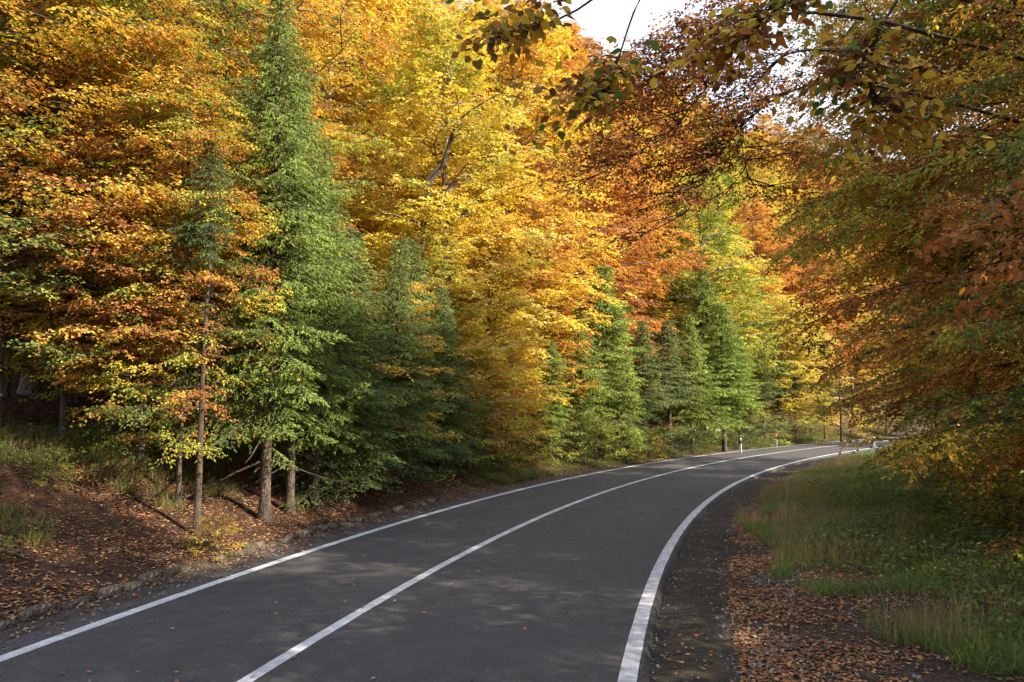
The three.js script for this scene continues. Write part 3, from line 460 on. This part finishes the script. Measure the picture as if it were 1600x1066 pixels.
overhang('near beech with large dark leaves hanging into the top of the view', [7.4, -2.6, 9, 0.16], [
  { at: 5.6, r: 0.016, leafFrom: 0.84, gap: 0.06, len: 0.17, fall: 0.2, pts: [[1330, -190, 5.0], [1120, -130, 5.0], [990, -50, 5.0], [890, 22, 5.0], [775, 60, 5.0]] },
  { at: 5.4, r: 0.014, leafFrom: 0.83, gap: 0.05, len: 0.17, fall: 0.3, pts: [[1250, -170, 5.0], [1080, -90, 5.0], [1005, -10, 5.0], [970, 80, 5.0], [950, 150, 5.0]] },
  { at: 5.8, r: 0.014, leafFrom: 0.62, gap: 0.08, len: 0.24, fall: 0.3, pts: [[1420, -100, 5.0], [1310, -30, 5.0], [1220, 10, 5.0], [1165, 60, 5.0]] },
  { at: 5.4, r: 0.014, leafFrom: 0.55, gap: 0.07, len: 0.24, fall: 0.3, pts: [[1460, -50, 5.0], [1390, 20, 5.0], [1360, 100, 5.0], [1365, 180, 5.0]] },
], { pal: [[C.gold, 2.4], [C.copper, 1.2], [C.brown, 1], [C.green, 0.6]], len: 0.082, step: 0.09, twig: 0.13, gap: 0.05, subGap: 0.14, tilt: 0.9, droop: 0.4, stem: 0.004, round: true });
overhang('dark red beech bough arching over the road at the top', [13.5, -12.2, 13, 0.2], [
  { at: 8.6, r: 0.045, leafFrom: 0.35, gap: 0.2, len: 1.7, pts: [[1290, 20, 13], [1180, 40, 13], [1110, 130, 13], [1040, 210, 13.2], [950, 265, 13.4]] },
  { at: 9.4, r: 0.04, leafFrom: 0.4, gap: 0.22, len: 1.6, pts: [[1300, -40, 13], [1190, 0, 12.8], [1110, 60, 12.8], [1040, 110, 13], [960, 150, 13]] },
  { at: 7.4, r: 0.04, leafFrom: 0.4, gap: 0.24, len: 1.6, fall: 0.15, pts: [[1330, 130, 13.4], [1220, 150, 13.4], [1140, 220, 13.5], [1075, 330, 13.6]] },
  { at: 8.0, r: 0.04, leafFrom: 0.45, gap: 0.24, len: 1.6, fall: 0.1, pts: [[1310, 80, 14], [1220, 90, 14.4], [1160, 180, 14.6], [1170, 290, 14.8]] },
], { pal: [[C.copper, 3], [C.rust, 3], [C.orange, 0.8]], len: 0.085, step: 0.16, twig: 0.55, gap: 0.055, subGap: 0.45, tilt: 0.8, droop: 0.2 });

{ const [x, z] = bearing(662, 26); overhang('crooked dark limbed tree with sparse pale yellow leaves before the golden beeches', [x, z, 9.4, 0.13], [
  { at: 9, r: 0.11, leafFrom: 0.35, gap: 0.55, len: 1.1, pts: [[690, 262, 26], [708, 205, 26], [724, 182, 26], [780, 146, 26], [838, 116, 26]] },
  { at: 9.2, r: 0.06, leafFrom: 0.45, gap: 0.55, len: 1.0, pts: [[692, 250, 26], [712, 196, 26.1], [716, 160, 26.2], [700, 118, 26.3], [694, 80, 26.3]] },
  { at: 8.6, r: 0.05, leafFrom: 0.4, gap: 0.5, len: 1.0, pts: [[690, 300, 26], [722, 282, 25.9], [752, 262, 25.8], [770, 225, 25.8]] },
], { pal: [[C.yellow, 2], [C.cream, 2], [C.lime, 1.2], [C.gold, 1]], len: 0.12, step: 0.17, twig: 0.45, gap: 0.075, subGap: 0.4, tilt: 1, messy: 1.6, droop: 0.1 }); }

// ---- bushes and low plants
seed(306);
function bush(kind, x, z, h, label, group, wide = 1.1) { plant(kind, kind === 'bramble' ? 'bramble_shrub' : 'leafy_shrub', x, z, h, M.darkBark, { label, cat: 'shrub', group }, wide); }
for (const [px, d, h, k] of [[345, 11.6, 0.5, 'bushGold'], [30, 9.4, 0.22, 'bush'], [95, 11.4, 0.45, 'bush'], [660, 21, 1.2, 'bramble'], [720, 23.5, 1.6, 'bush'], [770, 25.5, 1.8, 'bush'], [800, 27.5, 1.5, 'bushGold'], [835, 29, 1.7, 'bush'], [880, 30.5, 1.6, 'bush'], [930, 32.5, 1.9, 'bush'], [965, 34, 1.6, 'bush'], [1010, 36.5, 1.4, 'bushGold'], [1060, 40, 1.3, 'bramble'], [1160, 50, 1.8, 'bramble'], [1195, 53, 2.0, 'bush'], [1230, 56, 1.8, 'bramble'], [1265, 60, 1.8, 'bushGold'], [1320, 70, 2.5, 'bushGold'], [1345, 73, 2.8, 'bushGold'], [570, 17.6, 0.9, 'bramble'], [500, 16.2, 0.9, 'bramble'], [600, 19, 1.2, 'bramble']])
  { const [x, z] = bearing(px, d); bush(k, x, z, h, null, 'shrubs at the foot of the left bank'); }
for (let k = 0, n = 0; k < 200 && n < 34; k++) {
  const s = rr(3, 34), o = -rr(8.2, 14), p = road(s, o); if (p.z > -5.5) continue; const px = pictureX(p.x, p.z); if (px < 1330 || px > 1750) continue;
  bush(rnd() < 0.6 ? 'bramble' : rnd() < 0.6 ? 'bush' : 'bushGold', p.x, p.z, rr(0.7, 1.5), null, 'shrubs on the right hand slope', 1.3); n++;
}

// ---- labels for what has none yet: colour or kind, then the row, then its order from the left
{
  const byKey = new Map();
  const sector = (px) => (px < 60 ? 'by the left edge' : px < 220 ? 'around the pale trunks' : px < 400 ? 'left of the tallest spruce' : px < 560 ? 'over the tall dark spruces' : px < 700 ? 'right of the tall dark spruces' : px < 800 ? 'over the low yellow beech' : px < 900 ? 'left of the sunlit spruces' : px < 1010 ? 'over the sunlit spruces' : px < 1090 ? 'over the brownish spruces' : px < 1170 ? 'over the first marker post' : px < 1260 ? 'over the second marker post' : px < 1340 ? 'over the far bend' : 'right of the far bend');
  const band = (d) => (d < 30 ? 'near' : d < 45 ? 'midway' : d < 65 ? 'far' : 'farthest');
  for (const t of trees) {
    t.px ??= pictureX(t.x, t.z); t.g.userData.category = t.cat === 'shrub' ? 'shrub' : 'tree'; if (t.group) t.g.userData.group = t.group;
    if (t.label) { t.g.userData.label = t.label; continue; }
    const key = t.slope ? t.tone + band(t.d) + sector(t.px) : t.kind + t.group; if (!byKey.has(key)) byKey.set(key, []); byKey.get(key).push(t);
  }
  const ORD = ['leftmost', 'second from left', 'third from left', 'fourth from left', 'fifth from left', 'sixth from left', 'seventh from left', 'eighth from left', 'ninth from left', 'tenth from left', 'eleventh from left', 'twelfth from left', 'thirteenth from left', 'fourteenth from left', 'fifteenth from left', 'sixteenth from left', 'seventeenth from left', 'eighteenth from left', 'nineteenth from left', 'twentieth from left', 'twenty first from left', 'twenty second from left', 'twenty third from left', 'twenty fourth from left'], nth = (i) => ORD[i] ?? 'number ' + (i + 1) + ' from left';
  const COLOR = { orange: 'orange', gold: 'golden', yellow: 'bright yellow', rust: 'rust coloured', mixed: 'orange and green', lime: 'lime green' }, SHRUB = { bush: 'green', bushGold: 'golden', bramble: 'dark green' };
  for (const list of byKey.values()) {
    list.sort((a, b) => a.px - b.px);
    list.forEach((t, i) => {
      if (t.slope) { t.g.userData.label = `${COLOR[t.tone]} beech ${band(t.d)} up slope ${sector(t.px)}${list.length > 1 ? ', ' + nth(i) : ''}`; t.g.userData.group = 'beeches on the wooded slope'; } else t.g.userData.label = `${SHRUB[t.kind]} shrub among ${t.group}, ${nth(i)}`;
    });
  }
}

// ---------------------------------------------------------------- grass, litter, stones, posts
function instances(name, g, m, list, data) {
  const o = new THREE.InstancedMesh(g, m, list.length), c = new THREE.Color();
  list.forEach((e, i) => { o.setMatrixAt(i, e.m); if (e.c) { c.setRGB(...e.c); o.setColorAt(i, c); } });
  o.castShadow = o.receiveShadow = true; put(o, name, { kind: 'stuff', ...data }); return o;
}
const pose = (x, y, z, ry, s, rx = 0, rz = 0, sy = s) => new THREE.Matrix4().compose(V(x, y, z), new THREE.Quaternion().setFromEuler(new THREE.Euler(rx, ry, rz, 'YXZ')), V(s, sy, s));
function tuft(n, len, spread, wid, bend, sd) {
  seed(sd); const pos = [], col = [], idx = [];
  for (let b = 0; b < n; b++) {
    const a = rr(0, 6.28), r = spread * Math.sqrt(rnd()), x = Math.cos(a) * r, z = Math.sin(a) * r, d = rr(0, 6.28), l = len * rr(0.45, 1.15), lean = bend * rr(0.3, 1.3), w = wid * rr(0.7, 1.3), sx = -Math.sin(d) * w, sz = Math.cos(d) * w, k = rr(0.65, 1.3), h = rr(0.85, 1.2), q = pos.length / 3;
    for (const [u, ww] of [[0, 1], [0.4, 0.9], [0.75, 0.6]]) { const f = lean * u * u * l, y = l * u * (1 - 0.3 * lean * u), ox = x + Math.cos(d) * f, oz = z + Math.sin(d) * f; pos.push(ox - sx * ww, y, oz - sz * ww, ox + sx * ww, y, oz + sz * ww); }
    pos.push(x + Math.cos(d) * lean * l, l * (1 - 0.3 * lean), z + Math.sin(d) * lean * l);
    for (let j = 0; j < 7; j++) col.push(k * h, k, k);
    idx.push(q, q + 1, q + 3, q, q + 3, q + 2, q + 2, q + 3, q + 5, q + 2, q + 5, q + 4, q + 4, q + 5, q + 6);
  }
  const g = new THREE.BufferGeometry(); g.setAttribute('position', new THREE.Float32BufferAttribute(pos, 3)); g.setAttribute('color', new THREE.Float32BufferAttribute(col, 3)); g.setIndex(idx); return g;
}
{
  const green = tuft(22, 0.3, 0.16, 0.004, 0.95, 401), straw = tuft(9, 0.6, 0.12, 0.002, 0.5, 402), A = [], B = [], D = [];
  seed(403);
  for (let k = 0; k < 11000; k++) {
    const s = 2 + Math.pow(rnd(), 1.35) * 66, edge = lerp(6.1, 4.3, smooth(-1, 11, s)) + 0.4 * smooth(14, 22, s) + 1.1 * (fbm(s * 0.6, 7, 3) - 0.5), o = -(edge + Math.pow(rnd(), 1.1) * 6), p = road(s, o); if (p.z > -3.4) continue;
    const f = fbm(p.x * 0.7, p.z * 0.7, 3); if (f < 0.37 + 0.1 * smooth(8, 11, -o)) continue; const y = ground(p.x, p.z) - 0.02;
    if (fbm(p.x * 0.5 + 60, p.z * 0.5, 3) > 0.58 && rnd() < 0.75) { const t = rnd(); B.push({ m: pose(p.x, y, p.z, rr(0, 6), rr(0.7, 1.2), gauss() * 0.1, gauss() * 0.1), c: [lerp(0.26, 0.46, t), lerp(0.19, 0.32, t), lerp(0.09, 0.15, t)] }); if (rnd() < 0.5) continue; }
    const t = rnd(); A.push({ m: pose(p.x, y, p.z, rr(0, 6), rr(0.45, 1.3) * (0.6 + 0.8 * (f - 0.3)), gauss() * 0.25, gauss() * 0.25), c: [lerp(0.09, 0.22, t), lerp(0.19, 0.28, t), lerp(0.035, 0.05, t)] });
  }
  for (let k = 0; k < 9000; k++) {                       // the left foot of the bank beyond the litter, and tufts hanging on it
    const s = rnd() < 0.5 ? rr(17, 75) : rr(-3, 20), o = s > 17 ? 3.5 + Math.pow(rnd(), 1.6) * 3.4 : rr(4.8, 8.4), p = road(s, o); if (s < 17 && fbm(p.x * 0.6, p.z * 0.6 + 30, 3) < 0.45) continue;
    const t = rnd(), y = ground(p.x, p.z) - 0.02; D.push({ m: pose(p.x, y, p.z, rr(0, 6), rr(0.5, 1.1), gauss() * 0.15, gauss() * 0.15), c: [lerp(0.1, 0.24, t), lerp(0.13, 0.21, t), lerp(0.03, 0.05, t)] });
  }
  const W = [], weed = KIND.weed.crown; seed(408);
  for (let k = 0; k < 650; k++) { const s = 1 + Math.pow(rnd(), 1.2) * 50, o = -(6.3 + 1.0 * smooth(8, 0, s) + rnd() * 6), p = road(s, o); if (p.z > -4 || fbm(p.x * 0.8 + 21, p.z * 0.8, 3) < 0.47) continue; W.push({ m: pose(p.x, ground(p.x, p.z) - 0.03, p.z, rr(0, 6), rr(0.6, 1.5)) }); }
  for (let k = 0; k < 500; k++) { const s = rr(2, 70), o = s > 16 ? rr(3.9, 8) : rr(6.4, 8.5), p = road(s, o); if (fbm(p.x * 0.8 + 21, p.z * 0.8, 3) < 0.5) continue; W.push({ m: pose(p.x, ground(p.x, p.z) - 0.03, p.z, rr(0, 6), rr(0.5, 1.3)) }); }
  instances('ground_cover', weed, M.leaf, W, { label: 'low leafy weeds among the grass on both verges', category: 'weeds' });
  instances('verge_grass', green, M.grass, A, { label: 'long green grass on the right verge', category: 'grass' });
  instances('dry_grass', straw, M.grass, B, { label: 'dry straw coloured grass stalks on the right verge', category: 'grass' });
  instances('bank_grass', green, M.grass, D, { label: 'short sunlit grass along the left bank foot', category: 'grass' });
}
{
  const pos = [], idx = []; const P = [[0, 0, 0], [0.028, 0.012, 0.03], [0.034, 0.02, 0.055], [0.018, 0.016, 0.085], [0, 0.03, 0.105], [-0.018, 0.012, 0.085], [-0.034, 0.014, 0.055], [-0.028, 0.016, 0.03], [0, 0.004, 0.055]];
  for (const q of P) pos.push(q[0], q[1] * 0.8, q[2] - 0.05); for (let k = 0; k < 8; k++) idx.push(8, (k + 1) % 8, k);
  const g = new THREE.BufferGeometry(); g.setAttribute('position', new THREE.Float32BufferAttribute(pos, 3)); g.setIndex(idx);
  const L = [], tones = [[0.4, 0.155, 0.05], [0.32, 0.11, 0.035], [0.26, 0.12, 0.055], [0.4, 0.21, 0.08], [0.18, 0.08, 0.04], [0.36, 0.25, 0.14], [0.22, 0.11, 0.06]];
  const drop = (s, o, y, size = 1) => { const p = road(s, o), c = tones[Math.floor(rnd() * tones.length)], k = rr(0.6, 1.15); L.push({ m: pose(p.x, (y ?? ground(p.x, p.z)) + rr(0.003, 0.016), p.z, rr(0, 6.3), size * rr(0.32, 0.56), gauss() * 0.3, gauss() * 0.3), c: c.map((v) => v * k) }); };
  seed(404);
  for (let k = 0; k < 52000; k++) { const s = -5 + Math.pow(rnd(), 1.5) * 42, o = -(4.05 + Math.abs(gauss()) * 2.1), p = road(s, o); if (fbm(p.x * 1.1 + 3, p.z * 1.1, 3) < 0.4 && rnd() < 0.8) continue; drop(s, o); }
  for (let k = 0; k < 800; k++) { const o = rr(3.32, 4.25); drop(rr(-4, 26), -o, -0.088 + 0.06 * smooth(3.3, 3.9, o)); };
  for (let k = 0; k < 4500; k++) drop(rr(26, 62), -rr(3.6, 6.6), null, 1.3);
  for (let k = 0; k < 600; k++) drop(-3 + Math.pow(rnd(), 1.2) * 60, rr(-3.2, 2.8), 0.004);
  for (let k = 0; k < 3200; k++) drop(-3 + Math.pow(rnd(), 1.3) * 50, 2.55 + Math.pow(rnd(), 0.6) * 0.95, 0.0);
  for (let k = 0; k < 90000; k++) { const s = -4 + Math.pow(rnd(), 1.3) * 34, o = 3.4 + Math.pow(rnd(), 1.1) * 7, p = road(s, o); if (fbm(p.x * 0.8 + 13, p.z * 0.8, 3) < 0.38 && rnd() < 0.6) continue; drop(s, o, null, 1.1); }
  for (let k = 0; k < 16000; k++) { const s = -6 + rnd() * 60, o = 8 + rnd() * 18; drop(s, o, null, 1.5); }
  instances('fallen_leaves', g, M.fallen, L, { label: 'fallen copper brown beech leaves on verge, bank and road', category: 'leaves' });
}
{
  const g = new THREE.IcosahedronGeometry(1, 0), L = []; seed(409);
  for (let k = 0; k < 4200; k++) { const s = -4 + Math.pow(rnd(), 1.4) * 36, o = -(3.9 + Math.abs(gauss()) * 1.6), p = road(s, o); if (fbm(p.x * 1.7 + 5, p.z * 1.7, 3) < 0.44) continue; const r = 0.006 + 0.022 * Math.pow(rnd(), 3), v = rr(0.12, 0.34); L.push({ m: pose(p.x, ground(p.x, p.z) + r * 0.3, p.z, rr(0, 6), r, rr(0, 6), rr(0, 6), r * 0.65), c: [v, v * 0.97, v * 0.93] }); }
  for (let k = 0; k < 2400; k++) { const right = rnd() < 0.35, s = -4 + Math.pow(rnd(), 1.3) * 45, o = right ? -(3.27 + 0.3 * rnd() * rnd()) : 2.75 + rnd() * 0.7, p = road(s, o), r = 0.004 + 0.014 * Math.pow(rnd(), 3), v = rr(0.12, 0.34); L.push({ m: pose(p.x, r * 0.3 + (right ? -0.085 : -0.005), p.z, rr(0, 6), r, rr(0, 6), rr(0, 6), r * 0.7), c: [v, v * 0.97, v * 0.93] }); }
  instances('gravel', g, new THREE.MeshStandardMaterial({ name: 'pebble', roughness: 0.95, flatShading: true }), L, { label: 'grey gravel scattered along both road edges', category: 'gravel' });
}
// stones: a rough row set along the left gutter, and loose ones on the right verge
function rock(sd) {
  seed(sd); const g = new THREE.IcosahedronGeometry(1, 2), p = g.attributes.position, a = rr(0, 50), uv = [];
  for (let i = 0; i < p.count; i++) { const v = V().fromBufferAttribute(p, i), n = 0.72 + 0.5 * (fbm(v.x * 1.5 + a, v.y * 1.5 + a, 3) + fbm(v.z * 1.5 + a + 9, v.y * 1.5 - v.x + a, 3)) / 2; v.multiplyScalar(n); v.x = clamp(v.x, -0.86, 0.86); v.y = clamp(v.y, -0.8, 0.74); v.z = clamp(v.z, -0.84, 0.84); p.setXYZ(i, v.x, v.y, v.z); uv.push(v.x * 0.15 + v.y * 0.1, v.z * 0.15 + v.y * 0.1); }
  g.setAttribute('uv', new THREE.Float32BufferAttribute(uv, 2)); g.computeVertexNormals(); return g;
}
{
  const shapes = [501, 502, 503, 504].map(rock), tint = [[0.36, 0.35, 0.31], [0.24, 0.25, 0.2], [0.5, 0.48, 0.42], [0.17, 0.175, 0.14]].map((c) => { const m = M.stone.clone(); m.color.setRGB(...c); return m; });
  const kerb = new THREE.Group(); seed(505);
  for (let s = -3; s < 12.5; ) { const l = rr(0.09, 0.24), p = road(s + l, 3.45 + gauss() * 0.09), st = mesh('stone', shapes[Math.floor(rnd() * 4)], tint[rnd() < 0.12 ? 2 : Math.floor(rnd() * 4)], kerb); st.position.set(p.x, rr(-0.04, 0.04), p.z); st.scale.set(rr(0.09, 0.17), rr(0.07, 0.13), l); st.rotation.set(gauss() * 0.15, -heading(s) + gauss() * 0.25, gauss() * 0.2); s += l * 1.75; }
  put(kerb, 'stone_kerb', { label: 'rough row of mossy stones along the left gutter', category: 'kerb' });
  const WORDS = ['flat grey stone lying among leaves on the right verge', 'pale stone beside the flat grey one', 'grey stone near the bottom edge of the leaf litter', 'small stone at the edge of the shoulder strip', 'stone half sunk in the leaf litter near the grass', 'broken grey stone lowest on the right verge'];
  [[1212, 990, 0.1], [1228, 989, 0.07], [1337, 1036, 0.1], [1192, 977, 0.06], [1186, 920, 0.08], [1240, 1046, 0.07]].forEach(([px, py, r], i) => { const d = EYE * FOCAL / (py - 650), x = (px - 800) / FOCAL * d, z = -d, o = mesh('', shapes[i % 4], tint[i % 3 ? 0 : 2], null); o.position.set(x, ground(x, z) + r * 0.12, z); o.scale.set(r, r * 0.45, r * 0.7); o.rotation.y = i; put(o, 'loose_stone', { label: WORDS[i], category: 'stone', group: 'loose stones on the right verge' }); });
  const DEAD = [['left', -0.5, 5.0, 1.9, 1.2], ['left', 2.5, 4.6, 1.6, 0.4], ['left', 5.5, 5.4, 2.4, 2.0]], LAB = ['bare fallen branch lying on the left bank nearest the camera', 'short dead branch low on the left bank', 'long dead branch lying below the nearest spruce'];
  DEAD.forEach(([, s, o, l, a], i) => { const p = road(s, o), W = new Wood(), pts = []; for (let k = 0; k <= 6; k++) { const u = k / 6 - 0.5, x = Math.cos(a) * l * u, z = Math.sin(a) * l * u; pts.push(V(x, ground(p.x + x, p.z + z) - ground(p.x, p.z) + 0.04 + 0.05 * Math.sin(k * 2), z)); } W.tube(pts, pts.map((_, k) => 0.022 - 0.003 * k), 5); for (const k of [2, 3, 4]) { const q = pts[k]; W.tube([q, V(q.x + rr(-0.4, 0.4), q.y + rr(0.1, 0.3), q.z + rr(-0.4, 0.4))], [0.009, 0.003], 4); } const m = mesh('', W.geometry(), M.spruceBark); m.position.set(p.x, ground(p.x, p.z), p.z); put(m, 'fallen_branch', { label: LAB[i], category: 'branch' }); });
}
// marker posts
function post(px, py, label, red) {
  const d = EYE * FOCAL / (py - 650), x = (px - 800) / FOCAL * d, z = -d, g = new THREE.Group(), sh = new THREE.Shape();
  sh.moveTo(-0.06, 0); sh.lineTo(-0.035, 0.05); sh.lineTo(0.035, 0.05); sh.lineTo(0.06, 0); sh.lineTo(0.05, -0.03); sh.lineTo(-0.05, -0.03); sh.closePath();
  const piece = (h, k) => new THREE.ExtrudeGeometry(sh, { depth: h, bevelEnabled: false }).rotateX(-Math.PI / 2).scale(k, 1, k);
  mesh('body', piece(1.0, 1), M.postWhite, g).position.y = -0.15; const band = mesh('black_band', piece(0.2, 1.06), M.postBlack, g); band.position.y = 0.56; band.rotation.x = 0;
  const r = mesh('reflector', new THREE.BoxGeometry(0.04, 0.14, 0.012), red ? M.reflector : M.postWhite, band); r.position.set(0, 0.1, 0.036);
  const cap = mesh('cap', new THREE.CylinderGeometry(0.03, 0.06, 0.04, 8), M.postWhite, g); cap.position.y = 0.87;
  g.position.set(x, ground(x, z), z); g.rotation.y = -0.6; put(g, 'marker_post', { label, category: 'post', group: 'white roadside marker posts' });
}
post(1154, 707, 'white marker post left of the road, nearest of the two', true);
post(1210, 698, 'white marker post left of the road, farther along before the shaded spruces', true);
post(1361, 699, 'white marker post in the grass on the inside of the bend', true);

{ const seen = new Set(); let n = 0, c = 0; scene.traverse((o) => { if (!o.isMesh) return; if (o.isInstancedMesh) c += o.count; if (seen.has(o.geometry)) return; seen.add(o.geometry); n += (o.geometry.index ?? o.geometry.attributes.position).count / 3; }); console.log('triangles', n, 'copies', c); }
renderer.render(scene, camera);
